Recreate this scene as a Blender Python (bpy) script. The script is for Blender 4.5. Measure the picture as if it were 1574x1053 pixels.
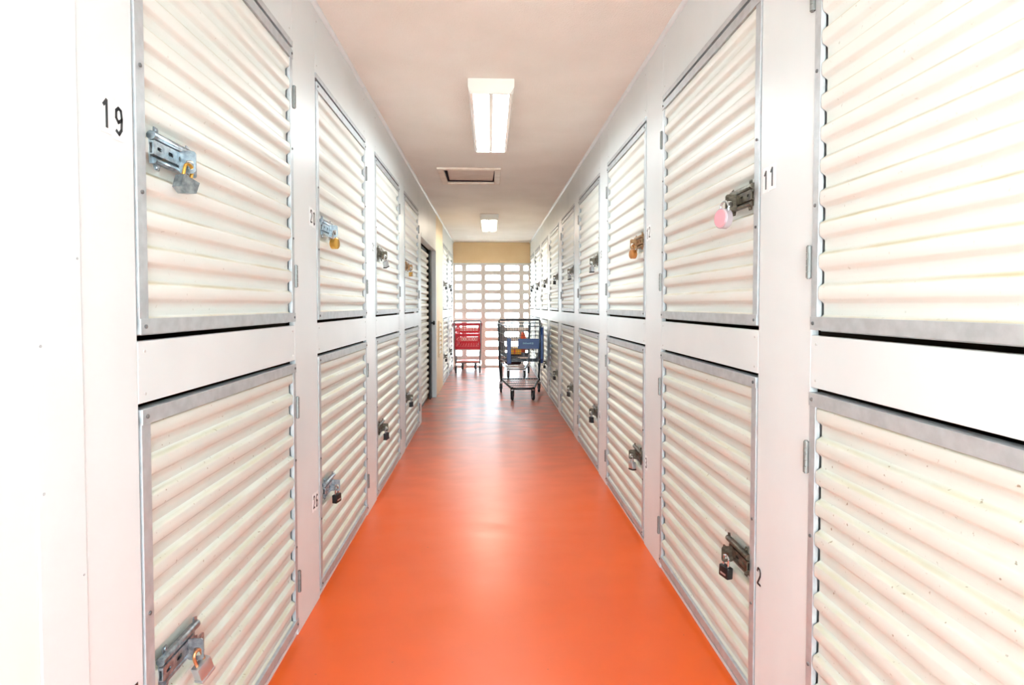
import bpy, bmesh, math, random
from mathutils import Vector, Matrix
random.seed(7)
for o in list(bpy.data.objects): bpy.data.objects.remove(o, do_unlink=True)
SC = bpy.context.scene
COL = SC.collection
PI = math.pi

# ------------------------------------------------------------------ camera
CW, CH, F = 1574.0, 1053.0, 900.0
cam_d = bpy.data.cameras.new('camera')
cam_d.sensor_width = 36.0
cam_d.lens = F / CW * 36.0
cam_d.clip_start = 0.02
cam_d.shift_y = -30.8 / CW
cam = bpy.data.objects.new('camera', cam_d)
COL.objects.link(cam)
cam.location = (0, 0, 1.22)
cam.rotation_euler = (math.radians(90 - 1.7), 0, -math.atan(34 / F))
SC.camera = cam

# ------------------------------------------------------------------ world and light
w = bpy.data.worlds.new('sky'); SC.world = w; w.use_nodes = True
bg = w.node_tree.nodes['Background']
bg.inputs[0].default_value = (0.72, 0.90, 1.0, 1)
bg.inputs[1].default_value = 9.5
sun_d = bpy.data.lights.new('sun', 'SUN'); sun_d.energy = 62.0; sun_d.angle = 0.01; sun_d.color = (0.90, 0.97, 1.0)
sun = bpy.data.objects.new('sun', sun_d); COL.objects.link(sun); sun.rotation_euler = (math.radians(-6), math.radians(38), 0)
SC.view_settings.view_transform = 'Standard'
SC.view_settings.look = 'None'
SC.view_settings.gamma = 1
SC.view_settings.use_curve_mapping = False
SC.view_settings.exposure = 0.30
LAMP = 38.0                      # emission of the fluorescent lenses

XL, XR, H, YEND, YSTART = 0.71, 0.787, 2.44, 11.44, -1.55

def portal(name, x, y, z, rx, sx, sy):
    l = bpy.data.lights.new(name, 'AREA'); l.shape = 'RECTANGLE'; l.size = sx; l.size_y = sy
    o = bpy.data.objects.new(name, l); COL.objects.link(o)
    o.location = (x, y, z); o.rotation_euler = (rx, 0, 0)
    l.cycles.is_portal = True
    return o
portal('light_portal', 0.04, YEND + 0.25, 1.0, -PI / 2, 1.7, 2.1)
portal('light_portal', 0.04, YSTART - 0.05, 1.22, PI / 2, 1.6, 2.5)

# ------------------------------------------------------------------ materials
def srgb(r, g, b):
    f = lambda c: (c / 255 / 12.92) if c / 255 <= 0.04045 else ((c / 255 + 0.055) / 1.055) ** 2.4
    return (f(r), f(g), f(b), 1)

def newmat(name, col, rough=0.5, metal=0.0, spec=0.5):
    m = bpy.data.materials.new(name); m.use_nodes = True
    b = m.node_tree.nodes['Principled BSDF']
    b.inputs['Base Color'].default_value = col
    b.inputs['Roughness'].default_value = rough
    b.inputs['Metallic'].default_value = metal
    b.inputs['Specular IOR Level'].default_value = spec
    return m

def N(m, typ, **kw):
    n = m.node_tree.nodes.new(typ)
    for k, v in kw.items(): setattr(n, k, v)
    return n
def L(m, a, b): m.node_tree.links.new(a, b)

def noisy(m, c1, c2, scale=8, detail=4, lo=0.35, hi=0.65, bump=0.0, bscale=60, coord='Object', stretch=None, bdist=0.002):
    """colour varied between c1 and c2 by noise, with optional fine relief"""
    b = m.node_tree.nodes['Principled BSDF']
    tc = N(m, 'ShaderNodeTexCoord'); src = tc.outputs[coord]
    if stretch:
        mp = N(m, 'ShaderNodeMapping'); mp.inputs['Scale'].default_value = stretch
        L(m, src, mp.inputs[0]); src = mp.outputs[0]
    nz = N(m, 'ShaderNodeTexNoise'); nz.inputs['Scale'].default_value = scale; nz.inputs['Detail'].default_value = detail
    L(m, src, nz.inputs['Vector'])
    cr = N(m, 'ShaderNodeValToRGB')
    cr.color_ramp.elements[0].position = lo; cr.color_ramp.elements[1].position = hi
    cr.color_ramp.elements[0].color = c1; cr.color_ramp.elements[1].color = c2
    L(m, nz.outputs['Fac'], cr.inputs[0]); L(m, cr.outputs[0], b.inputs['Base Color'])
    if bump:
        n2 = N(m, 'ShaderNodeTexNoise'); n2.inputs['Scale'].default_value = bscale; n2.inputs['Detail'].default_value = 3
        L(m, src, n2.inputs['Vector'])
        bp = N(m, 'ShaderNodeBump'); bp.inputs['Strength'].default_value = bump; bp.inputs['Distance'].default_value = bdist
        L(m, n2.outputs['Fac'], bp.inputs['Height']); L(m, bp.outputs[0], b.inputs['Normal'])
    return m, cr

M = {}
M['board'] = noisy(newmat('white_painted_board', (1, 1, 1, 1), 0.38, spec=0.45), srgb(220, 226, 227), srgb(226, 231, 232), 3, bump=0.05, bscale=40)[0]
M['cream_wall'] = noisy(newmat('cream_painted_wall', (1, 1, 1, 1), 0.6), srgb(234, 216, 184), srgb(238, 222, 192), 3, bump=0.08, bscale=60)[0]
M['near_wall'] = noisy(newmat('off_white_wall', (1, 1, 1, 1), 0.6), srgb(236, 233, 226), srgb(240, 237, 231), 3, bump=0.05)[0]
M['header'] = noisy(newmat('tan_painted_header', (1, 1, 1, 1), 0.6), srgb(234, 200, 150), srgb(238, 206, 158), 4, bump=0.1)[0]
M['ceiling'] = noisy(newmat('textured_ceiling_paint', (1, 1, 1, 1), 0.8), srgb(234, 228, 219), srgb(241, 236, 228), 2, bump=0.55, bscale=130, bdist=0.006)[0]
M['galv'] = noisy(newmat('galvanised_steel', (1, 1, 1, 1), 0.45, 0.4), srgb(178, 183, 186), srgb(192, 197, 200), 30, bump=0.05, bscale=200)[0]
M['galv_hinge'] = newmat('dull_hinge_steel', srgb(128, 130, 128), 0.45, 0.6)
M['galv_lock'] = noisy(newmat('zinc_latch_steel', (1, 1, 1, 1), 0.32, 0.8), srgb(120, 130, 136), srgb(170, 180, 186), 60)[0]
M['bronze'] = noisy(newmat('darkened_latch_steel', (1, 1, 1, 1), 0.4, 0.75), srgb(66, 60, 50), srgb(112, 104, 90), 60)[0]
M['rusty'] = noisy(newmat('rusty_latch_steel', (1, 1, 1, 1), 0.5, 0.6), srgb(120, 82, 50), srgb(158, 128, 92), 60)[0]
M['steel'] = newmat('polished_shackle_steel', srgb(205, 208, 210), 0.2, 0.9)
M['silver'] = newmat('laminated_lock_steel', srgb(190, 194, 198), 0.3, 0.8)
M['copper'] = newmat('copper_toned_shackle', srgb(196, 140, 100), 0.3, 0.8)
M['brass'] = newmat('brass', srgb(214, 168, 84), 0.28, 0.85)
M['rust_lock'] = newmat('orange_brown_lock', srgb(186, 122, 66), 0.35, 0.5)
M['black'] = newmat('black_plastic', srgb(22, 24, 26), 0.35)
M['rubber'] = newmat('dark_rubber', srgb(34, 36, 40), 0.55)
M['pink'] = newmat('pink_white_lock_face', srgb(222, 150, 160), 0.35)
M['chrome_pale'] = newmat('pale_lock_rim', srgb(196, 186, 194), 0.25, 0.4)
M['screw'] = newmat('screw_steel', srgb(112, 112, 112), 0.5, 0.5)
M['nail'] = newmat('painted_nail_head', srgb(196, 196, 194), 0.6)
M['digit'] = newmat('black_digit_print', srgb(18, 22, 26), 0.5)
M['tile'] = newmat('white_number_sticker', srgb(244, 247, 248), 0.35)
M['dark_ply'] = newmat('unlit_locker_plywood', srgb(92, 70, 52), 0.8)
M['darkframe_gap'] = newmat('black_steel_and_gap_shade', srgb(28, 30, 30), 0.5)
M['block'] = noisy(newmat('white_painted_concrete_block', (1, 1, 1, 1), 0.85), srgb(232, 222, 214), srgb(240, 232, 226), 20, bump=0.3, bscale=120)[0]
M['mortar'] = newmat('painted_mortar', srgb(220, 206, 194), 0.9)
M['fixture'] = newmat('white_enamel_fixture', srgb(240, 236, 228), 0.4)
M['hatchframe'] = noisy(newmat('cream_hatch_frame', (1, 1, 1, 1), 0.6), srgb(226, 208, 190), srgb(238, 224, 208), 12)[0]
M['hatchpanel'] = noisy(newmat('pinkish_hatch_panel', (1, 1, 1, 1), 0.7), srgb(206, 184, 168), srgb(216, 196, 182), 6)[0]
M['cartgrey'] = newmat('grey_cart_steel', srgb(150, 154, 160), 0.3, 0.7)
M['cartdark'] = newmat('dark_cart_steel', srgb(28, 32, 38), 0.35, 0.6)
M['cartwire'] = newmat('zinc_cart_wire', srgb(84, 96, 106), 0.35, 0.6)
M['blue'] = newmat('blue_plastic', srgb(4, 62, 128), 0.35)
M['bluelight'] = newmat('light_blue_lettering', srgb(150, 205, 235), 0.4)
M['red'] = newmat('red_plastic', srgb(205, 12, 40), 0.35)
M['pinktray'] = newmat('faded_red_tray', srgb(214, 120, 104), 0.45)
M['yellow'] = newmat('yellow_cardboard', srgb(236, 178, 40), 0.6)
M['orange'] = newmat('orange_red_cloth', srgb(226, 96, 52), 0.8)
M['maroon'] = newmat('dark_maroon_fabric_and_shade', srgb(46, 18, 26), 0.8)
M['concrete'] = noisy(newmat('sunlit_concrete', (1, 1, 1, 1), 0.9), srgb(200, 196, 188), srgb(214, 210, 204), 2)[0]

def emit(name, col, s):
    m = bpy.data.materials.new(name); m.use_nodes = True
    b = m.node_tree.nodes['Principled BSDF']
    b.inputs['Base Color'].default_value = (0.8, 0.8, 0.8, 1)
    b.inputs['Emission Color'].default_value = col
    b.inputs['Emission Strength'].default_value = s
    return m
M['lens'] = emit('lit_prismatic_lens', (0.87, 0.95, 0.97, 1), LAMP)
M['lens_warm'] = emit('lit_warm_lens', (1.0, 0.88, 0.72, 1), LAMP)

# corrugated door curtain: warm white steel, grime lodged on the ledges of the ribs
PITCH = 0.908 / 12
def curtain(name, base1, base2, dirt, amt, spots):
    m = newmat(name, base1, 0.42, 0.0, 0.4)
    b = m.node_tree.nodes['Principled BSDF']
    tc = N(m, 'ShaderNodeTexCoord'); sp = N(m, 'ShaderNodeSeparateXYZ'); L(m, tc.outputs['Object'], sp.inputs[0])
    s1 = N(m, 'ShaderNodeMath', operation='SUBTRACT'); L(m, sp.outputs[2], s1.inputs[0]); s1.inputs[1].default_value = 0.032
    d1 = N(m, 'ShaderNodeMath', operation='DIVIDE'); L(m, s1.outputs[0], d1.inputs[0]); d1.inputs[1].default_value = PITCH
    fr = N(m, 'ShaderNodeMath', operation='FRACT'); L(m, d1.outputs[0], fr.inputs[0])
    cr = N(m, 'ShaderNodeValToRGB'); e = cr.color_ramp.elements
    e[0].position = 0.0; e[0].color = (1, 1, 1, 1)
    e[1].position = 0.08; e[1].color = (0, 0, 0, 1)
    for p, c in ((0.30, 0.0), (0.90, 0.0), (0.965, 1.0), (1.0, 1.0)):
        n = e.new(p); n.color = (c, c, c, 1)
    L(m, fr.outputs[0], cr.inputs[0])
    mp = N(m, 'ShaderNodeMapping'); mp.inputs['Scale'].default_value = (1, 1, 9); L(m, tc.outputs['Object'], mp.inputs[0])
    oi = N(m, 'ShaderNodeObjectInfo')
    va = N(m, 'ShaderNodeVectorMath', operation='ADD'); L(m, mp.outputs[0], va.inputs[0]); L(m, oi.outputs['Location'], va.inputs[1])
    nz = N(m, 'ShaderNodeTexNoise'); nz.inputs['Scale'].default_value = 5; nz.inputs['Detail'].default_value = 5; L(m, va.outputs[0], nz.inputs['Vector'])
    nr = N(m, 'ShaderNodeMapRange'); L(m, nz.outputs['Fac'], nr.inputs[0])
    nr.inputs[1].default_value = 0.3; nr.inputs[2].default_value = 0.65; nr.inputs[3].default_value = 0.25; nr.inputs[4].default_value = 1.0
    mu = N(m, 'ShaderNodeMath', operation='MULTIPLY'); L(m, cr.outputs[0], mu.inputs[0]); L(m, nr.outputs[0], mu.inputs[1])
    mu2 = N(m, 'ShaderNodeMath', operation='MULTIPLY'); L(m, mu.outputs[0], mu2.inputs[0]); mu2.inputs[1].default_value = amt
    basemix = N(m, 'ShaderNodeMix', data_type='RGBA'); basemix.inputs[6].default_value = base1; basemix.inputs[7].default_value = base2
    L(m, nz.outputs['Fac'], basemix.inputs[0])
    mx = N(m, 'ShaderNodeMix', data_type='RGBA'); L(m, mu2.outputs[0], mx.inputs[0])
    L(m, basemix.outputs[2], mx.inputs[6]); mx.inputs[7].default_value = dirt
    # small rusty flecks
    vz = N(m, 'ShaderNodeTexNoise'); vz.inputs['Scale'].default_value = 75; vz.inputs['Detail'].default_value = 2
    L(m, tc.outputs['Object'], vz.inputs['Vector'])
    vr = N(m, 'ShaderNodeMapRange'); L(m, vz.outputs['Fac'], vr.inputs[0])
    vr.inputs[1].default_value = 0.69; vr.inputs[2].default_value = 0.77; vr.inputs[3].default_value = 0; vr.inputs[4].default_value = spots
    m3 = N(m, 'ShaderNodeMix', data_type='RGBA'); L(m, vr.outputs[0], m3.inputs[0])
    L(m, mx.outputs[2], m3.inputs[6]); m3.inputs[7].default_value = srgb(140, 120, 92)
    L(m, m3.outputs[2], b.inputs['Base Color'])
    return m
M['curtain'] = curtain('white_corrugated_steel', srgb(230, 232, 227), srgb(222, 225, 218), srgb(190, 176, 130), 0.8, 0.3)
M['curtain_low'] = curtain('soiled_corrugated_steel', srgb(220, 223, 216), srgb(208, 211, 203), srgb(192, 182, 142), 0.6, 0.85)

# floor: semi gloss red-orange paint, greyer towards the far end, scuffed
def floor_mat():
    m = newmat('orange_red_floor_paint', srgb(226, 74, 30), 0.3, 0.0, 0.8)
    b = m.node_tree.nodes['Principled BSDF']
    b.inputs['Coat Weight'].default_value = 0.0; b.inputs['Coat Roughness'].default_value = 0.35
    tc = N(m, 'ShaderNodeTexCoord')
    nz = N(m, 'ShaderNodeTexNoise'); nz.inputs['Scale'].default_value = 1.6; nz.inputs['Detail'].default_value = 6; nz.inputs['Roughness'].default_value = 0.6
    L(m, tc.outputs['Object'], nz.inputs['Vector'])
    cr = N(m, 'ShaderNodeValToRGB'); e = cr.color_ramp.elements
    e[0].position = 0.3; e[0].color = srgb(218, 83, 9); e[1].position = 0.7; e[1].color = srgb(226, 90, 12)
    L(m, nz.outputs['Fac'], cr.inputs[0])
    # grey-brown mottling that grows towards the far end
    sp = N(m, 'ShaderNodeSeparateXYZ'); L(m, tc.outputs['Object'], sp.inputs[0])
    far = N(m, 'ShaderNodeMapRange'); L(m, sp.outputs[1], far.inputs[0])
    far.inputs[1].default_value = 3.4; far.inputs[2].default_value = 7.6; far.inputs[3].default_value = 0.0; far.inputs[4].default_value = 1.0
    mp = N(m, 'ShaderNodeMapping'); mp.inputs['Scale'].default_value = (1.6, 3.2, 1); L(m, tc.outputs['Object'], mp.inputs[0])
    n2 = N(m, 'ShaderNodeTexNoise'); n2.inputs['Scale'].default_value = 2.4; n2.inputs['Detail'].default_value = 5; n2.inputs['Roughness'].default_value = 0.5
    L(m, mp.outputs[0], n2.inputs['Vector'])
    r2 = N(m, 'ShaderNodeMapRange'); L(m, n2.outputs['Fac'], r2.inputs[0])
    r2.inputs[1].default_value = 0.26; r2.inputs[2].default_value = 0.60
    mm = N(m, 'ShaderNodeMath', operation='MULTIPLY'); L(m, far.outputs[0], mm.inputs[0]); L(m, r2.outputs[0], mm.inputs[1])
    mx = N(m, 'ShaderNodeMix', data_type='RGBA'); L(m, mm.outputs[0], mx.inputs[0]); L(m, cr.outputs[0], mx.inputs[6])
    mx.inputs[7].default_value = srgb(140, 116, 108)
    # dark scuffs
    n3 = N(m, 'ShaderNodeTexNoise'); n3.inputs['Scale'].default_value = 34; n3.inputs['Detail'].default_value = 3; n3.inputs['Roughness'].default_value = 0.55
    L(m, tc.outputs['Object'], n3.inputs['Vector'])
    r3 = N(m, 'ShaderNodeMapRange'); L(m, n3.outputs['Fac'], r3.inputs[0])
    r3.inputs[1].default_value = 0.74; r3.inputs[2].default_value = 0.78; r3.inputs[4].default_value = 0.6
    m3 = N(m, 'ShaderNodeMix', data_type='RGBA'); L(m, r3.outputs[0], m3.inputs[0]); L(m, mx.outputs[2], m3.inputs[6])
    m3.inputs[7].default_value = srgb(110, 52, 34)
    L(m, m3.outputs[2], b.inputs['Base Color'])
    rr = N(m, 'ShaderNodeMapRange'); L(m, n2.outputs['Fac'], rr.inputs[0])
    rr.inputs[1].default_value = 0.3; rr.inputs[2].default_value = 0.7; rr.inputs[3].default_value = 0.29; rr.inputs[4].default_value = 0.38
    L(m, rr.outputs[0], b.inputs['Roughness'])
    bp = N(m, 'ShaderNodeBump'); bp.inputs['Strength'].default_value = 0.02; bp.inputs['Distance'].default_value = 0.004
    n4 = N(m, 'ShaderNodeTexNoise'); n4.inputs['Scale'].default_value = 14; n4.inputs['Detail'].default_value = 5
    mp4 = N(m, 'ShaderNodeMapping'); mp4.inputs['Scale'].default_value = (0.5, 1.6, 1); L(m, tc.outputs['Object'], mp4.inputs[0])
    L(m, mp4.outputs[0], n4.inputs['Vector']); L(m, n4.outputs['Fac'], bp.inputs['Height']); L(m, bp.outputs[0], b.inputs['Normal'])
    return m
M['floor'] = floor_mat()

# ------------------------------------------------------------------ mesh helpers
class MB:
    def __init__(s, fn=None): s.v = []; s.f = []; s.fn = fn
    def add(s, vs, fs):
        k = len(s.v); s.v += [tuple(v) for v in vs]; s.f += [tuple(i + k for i in f) for f in fs]; return s
    def box(s, a, b, bev=0.0):
        x0, x1 = sorted((a[0], b[0])); y0, y1 = sorted((a[1], b[1])); z0, z1 = sorted((a[2], b[2]))
        if bev <= 0:
            return s.add([(x0,y0,z0),(x1,y0,z0),(x1,y1,z0),(x0,y1,z0),(x0,y0,z1),(x1,y0,z1),(x1,y1,z1),(x0,y1,z1)],
                         [(0,3,2,1),(4,5,6,7),(0,1,5,4),(1,2,6,5),(2,3,7,6),(3,0,4,7)])
        bm = bmesh.new(); bmesh.ops.create_cube(bm, size=1)
        for v in bm.verts: v.co = Vector(((x0+x1)/2 + v.co.x*(x1-x0), (y0+y1)/2 + v.co.y*(y1-y0), (z0+z1)/2 + v.co.z*(z1-z0)))
        bmesh.ops.bevel(bm, geom=list(bm.edges), offset=bev, segments=2, affect='EDGES', profile=0.5)
        bm.verts.index_update()
        s.add([v.co[:] for v in bm.verts], [[v.index for v in f.verts] for f in bm.faces]); bm.free(); return s
    def tube(s, pts, r, n=8, closed=False):
        pts = [Vector(p) for p in pts]; rings = []
        up = Vector((0.13, 0.21, 0.97)).normalized()
        m = len(pts)
        for i, p in enumerate(pts):
            if closed: t = pts[(i+1) % m] - pts[i-1]
            else: t = pts[min(i+1, m-1)] - pts[max(i-1, 0)]
            t.normalize()
            a = t.cross(up)
            if a.length < 0.05: a = t.cross(Vector((1, 0, 0)))
            a.normalize(); b = t.cross(a)
            rr = r[i] if isinstance(r, (list, tuple)) else r
            rings.append([p + a*math.cos(2*PI*k/n)*rr + b*math.sin(2*PI*k/n)*rr for k in range(n)])
        vs = [q for ring in rings for q in ring]; fs = []
        for i in range(m if closed else m-1):
            j = (i+1) % m
            for k in range(n): fs.append((i*n+k, i*n+(k+1)%n, j*n+(k+1)%n, j*n+k))
        if not closed: fs += [tuple(range(n))[::-1], tuple((m-1)*n+k for k in range(n))]
        return s.add(vs, fs)
    def prism(s, poly, n0, n1, axes=(0, 2, 1)):
        """poly in the plane of axes[0], axes[1]; extruded along axes[2] from n0 to n1"""
        vs = []
        for nn in (n0, n1):
            for p in poly:
                v = [0, 0, 0]; v[axes[0]] = p[0]; v[axes[1]] = p[1]; v[axes[2]] = nn; vs.append(v)
        k = len(poly)
        fs = [tuple(range(k))[::-1], tuple(range(k, 2*k))] + [(i, (i+1)%k, k+(i+1)%k, k+i) for i in range(k)]
        return s.add(vs, fs)
    def ring(s, outer, inner, n0, n1, axes=(0, 2, 1)):
        """plate with a hole: outer and inner loops have equal counts"""
        k = len(outer); vs = []
        for nn in (n0, n1):
            for loop in (outer, inner):
                for p in loop:
                    v = [0, 0, 0]; v[axes[0]] = p[0]; v[axes[1]] = p[1]; v[axes[2]] = nn; vs.append(v)
        fs = []
        for i in range(k):
            j = (i+1) % k
            fs += [(i, j, k+j, k+i), (2*k+i, 3*k+i, 3*k+j, 2*k+j), (i, 2*k+i, 2*k+j, j), (k+i, k+j, 3*k+j, 3*k+i)]
        return s.add(vs, fs)
    def mesh(s, name, mat, smooth=False):
        me = bpy.data.meshes.new(name)
        vs = [s.fn(*v) for v in s.v] if s.fn else s.v
        me.from_pydata(vs, [], s.f)
        bm = bmesh.new(); bm.from_mesh(me); bmesh.ops.recalc_face_normals(bm, faces=bm.faces); bm.to_mesh(me); bm.free()
        me.materials.append(mat)
        if smooth:
            for p in me.polygons: p.use_smooth = True
            try: me.set_sharp_from_angle(angle=math.radians(35))
            except Exception: pass
        return me
    def build(s, name, mat, parent=None, loc=(0, 0, 0), smooth=False):
        return obj(name, s.mesh(name, mat, smooth), parent, loc)

def obj(name, data, parent=None, loc=(0, 0, 0), rot=None):
    o = bpy.data.objects.new(name, data); COL.objects.link(o)
    o.location = loc
    if rot: o.rotation_euler = rot
    if parent: o.parent = parent
    return o
def thing(name, label, cat, loc=(0, 0, 0), rotz=0, group=None):
    o = obj(name, None, None, loc); o.rotation_euler.z = rotz; o.empty_display_size = 0.05
    o['label'] = label; o['category'] = cat
    if group: o['group'] = group
    return o
def struct(o, label=None):
    o['kind'] = 'structure'
    if label: o['label'] = label
    return o
def sq(cx, cy, w_, h_, k=3, r=0.0):
    """rounded rectangle loop"""
    if r <= 0: return [(cx-w_/2, cy-h_/2), (cx+w_/2, cy-h_/2), (cx+w_/2, cy+h_/2), (cx-w_/2, cy+h_/2)]
    out = []
    for (sx, sy, a0) in ((1, -1, -PI/2), (1, 1, 0), (-1, 1, PI/2), (-1, -1, PI)):
        for i in range(k + 1):
            a = a0 + PI/2*i/k
            out.append((cx + sx*(w_/2-r) + r*math.cos(a), cy + sy*(h_/2-r) + r*math.sin(a)))
    return out
def side_fn(side):
    # local u (along the corridor), n (out of the wall), z  ->  local xyz of an object whose origin is on the wall face
    return (lambda u, n, z: (-side * n, u, z))
def wallx(side): return side * (XL if side < 0 else XR)

# ------------------------------------------------------------------ the setting
BACK = 0.62
mb = MB(); mb.box((-XL-BACK-0.05, YSTART, -0.12), (XR+BACK+0.05, YEND+0.12, 0.0))
struct(mb.build('floor', M['floor']), 'glossy orange-red painted concrete corridor floor')

# ceiling with the hatch opening cut through it
HX0, HX1, HY0, HY1 = -0.415, 0.045, 5.29, 5.85
mb = MB(); x0, x1 = -XL-BACK-0.05, XR+BACK+0.05
mb.box((x0, YSTART, H), (x1, HY0, H+0.1)).box((x0, HY1, H), (x1, YEND+0.12, H+0.1))
mb.box((x0, HY0, H), (HX0, HY1, H+0.1)).box((HX1, HY0, H), (x1, HY1, H+0.1))
mb.box((HX0-0.1, HY0-0.1, H+0.32), (HX1+0.1, HY1+0.1, H+0.34))
for a, b in (((HX0-0.02, HY0), (HX0, HY1)), ((HX1, HY0), (HX1+0.02, HY1)), ((HX0, HY0-0.02), (HX1, HY0)), ((HX0, HY1), (HX1, HY1+0.02))):
    mb.box((a[0], a[1], H+0.1), (b[0], b[1], H+0.33))
struct(mb.build('ceiling', M['ceiling']), 'cream textured ceiling')

# openings per wall: (near edge y, width, upper number, lower number)
DW = 0.955
LEFT = [(1.21+1.232*k, 0.945, 19+k, 25+k) for k in range(4)] + [(8.95, 0.92, 23, 29), (10.12, 0.92, 24, 30)]
RIGHT = [(1.69+1.2508*k, 0.963, 11+k, 2+k) for k in range(-1, 8)]
ZL0, ZL1, ZU0, ZU1 = 0.035, 1.007, 1.160, 2.132
GAP = 0.004

def build_wall(side, units, name, y_from, label):
    X = wallx(side); fn = side_fn(side)
    root = obj(name, None, None, (X, 0, 0)); struct(root, label); root.empty_display_size = 0.05
    T = 0.02
    def board(nm, u0, u1, z0, z1, mat=M['board'], n1=0.0, bev=0.0015):
        return MB(fn).box((u0, -T, z0), (u1, n1, z1), bev).build(nm, mat, root)
    edges = []
    y = y_from
    e = 0.0008
    for (yo, wd, a, b) in units:
        board('stile_board', y+e, yo-GAP-e, 0, H)
        u0, u1 = yo-GAP+e, yo+wd+GAP-e
        board('header_board', u0, u1, ZU1+0.034, H)
        board('middle_board', u0, u1, ZL1+0.012, ZU0-0.014)
        board('bottom_board', u0, u1, 0, 0.014, n1=-0.004)
        # galvanised angle that caps the upper opening, a thin strip with a lip
        a_ = MB(fn).box((u0, -T, ZU1+0.013), (u1, 0.004, ZU1+0.034))
        a_.build('head_angle', M['galv'], root)
        y = yo+wd+GAP
        if yo == LEFT[3][0] and side < 0:
            # the service door opening follows
            board('stile_board', y+e, 6.09, 0, H)
            board('header_board', 6.09+2*e, 7.79, 1.97, H)
            MB(fn).box((7.79+e, -T-0.06, 0), (8.87, 0.0, H), 0.0015).build('cream_panel', M['cream_wall'], root)['label'] = 'cream painted wall panel'
            y = 8.87
    board('stile_board', y+e, YEND, 0, H)
    # locker backs and the partitions between lockers
    k = MB(fn).box((y_from, -BACK, 0), (YEND+0.1, -BACK-0.03, H))
    for (yo, wd, a, b) in units:
        for yy in (yo-0.05, yo+wd+0.05): k.box((yy-0.006, -BACK, 0), (yy+0.006, -T-0.03, H))
        k.box((yo-0.045, -BACK, (ZL1+ZU0)/2-0.006), (yo+wd+0.045, -T-0.03, (ZL1+ZU0)/2+0.006))
    k.box((y_from, -BACK, 0), (y_from+0.02, -T, H))
    k.build('locker_partitions', M['dark_ply'], root)
    # nail heads at the corners of the boards
    nh = MB(fn)
    for (yo, wd, a, b) in units[:4]:
        for u in (yo+0.02, yo+wd-0.02):
            for z in (ZL1+0.03, ZU0-0.035, ZU1+0.07, H-0.06): nh.tube([(u, 0, z), (u, 0.0012, z)], 0.0035, 6)
    o = nh.build('nail_heads', M['nail'], root); o['kind'] = 'stuff'
    return root
wl = build_wall(-1, LEFT, 'wall_left', 1.045, 'left corridor wall of white painted boards around the locker doors')
wr = build_wall(1, RIGHT, 'wall_right', 0.16, 'right corridor wall of white painted boards around the locker doors')

# near ends of both walls and the corner board on the left
fnl, fnr = side_fn(-1), side_fn(1)
MB(fnl).box((YSTART, -0.12, 0), (0.9355, 0.0, H)).build('near_wall_panel', M['near_wall'], wl)['label'] = 'plain off-white wall panel'
cb = MB(fnl).box((0.937, -0.03, 0), (1.043, 0.0025, H), 0.001).build('corner_board', M['board'], wl)
nh = MB(fnl)
for z in (0.35, 0.92, 1.155, 1.92): nh.tube([(0.948, 0.0025, z), (0.948, 0.0032, z)], 0.0028, 6)
for z in (1.30, 0.75): nh.tube([(1.035, 0.0025, z), (1.035, 0.0032, z)], 0.0022, 6)
nh.build('nail_heads', M['galv'], wl)['kind'] = 'stuff'
MB(fnr).box((YSTART, -0.12, 0), (0.158, 0.0, H)).build('near_wall_panel', M['board'], wr)

# quarter round beads along the top of the walls
for i, (side, y0) in enumerate(((-1, YSTART), (1, YSTART))):
    fn = side_fn(side); X = wallx(side)
    poly = [(0, H)] + [(0.016*math.cos(a), H-0.016*math.sin(a)) for a in [PI/2*k/4 for k in range(5)]]
    root = obj('trim_%d' % (i+1), None, None, (X, 0, 0)); struct(root, 'thin painted bead along the ceiling edge, %s side' % ('left', 'right')[i])
    yy = y0
    while yy < YEND-0.01:
        y2 = min(yy+2.44, YEND)
        MB(fn).prism(poly, yy+0.002, y2-0.002, axes=(1, 2, 0)).build('bead', M['board'], root)
        yy = y2
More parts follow.
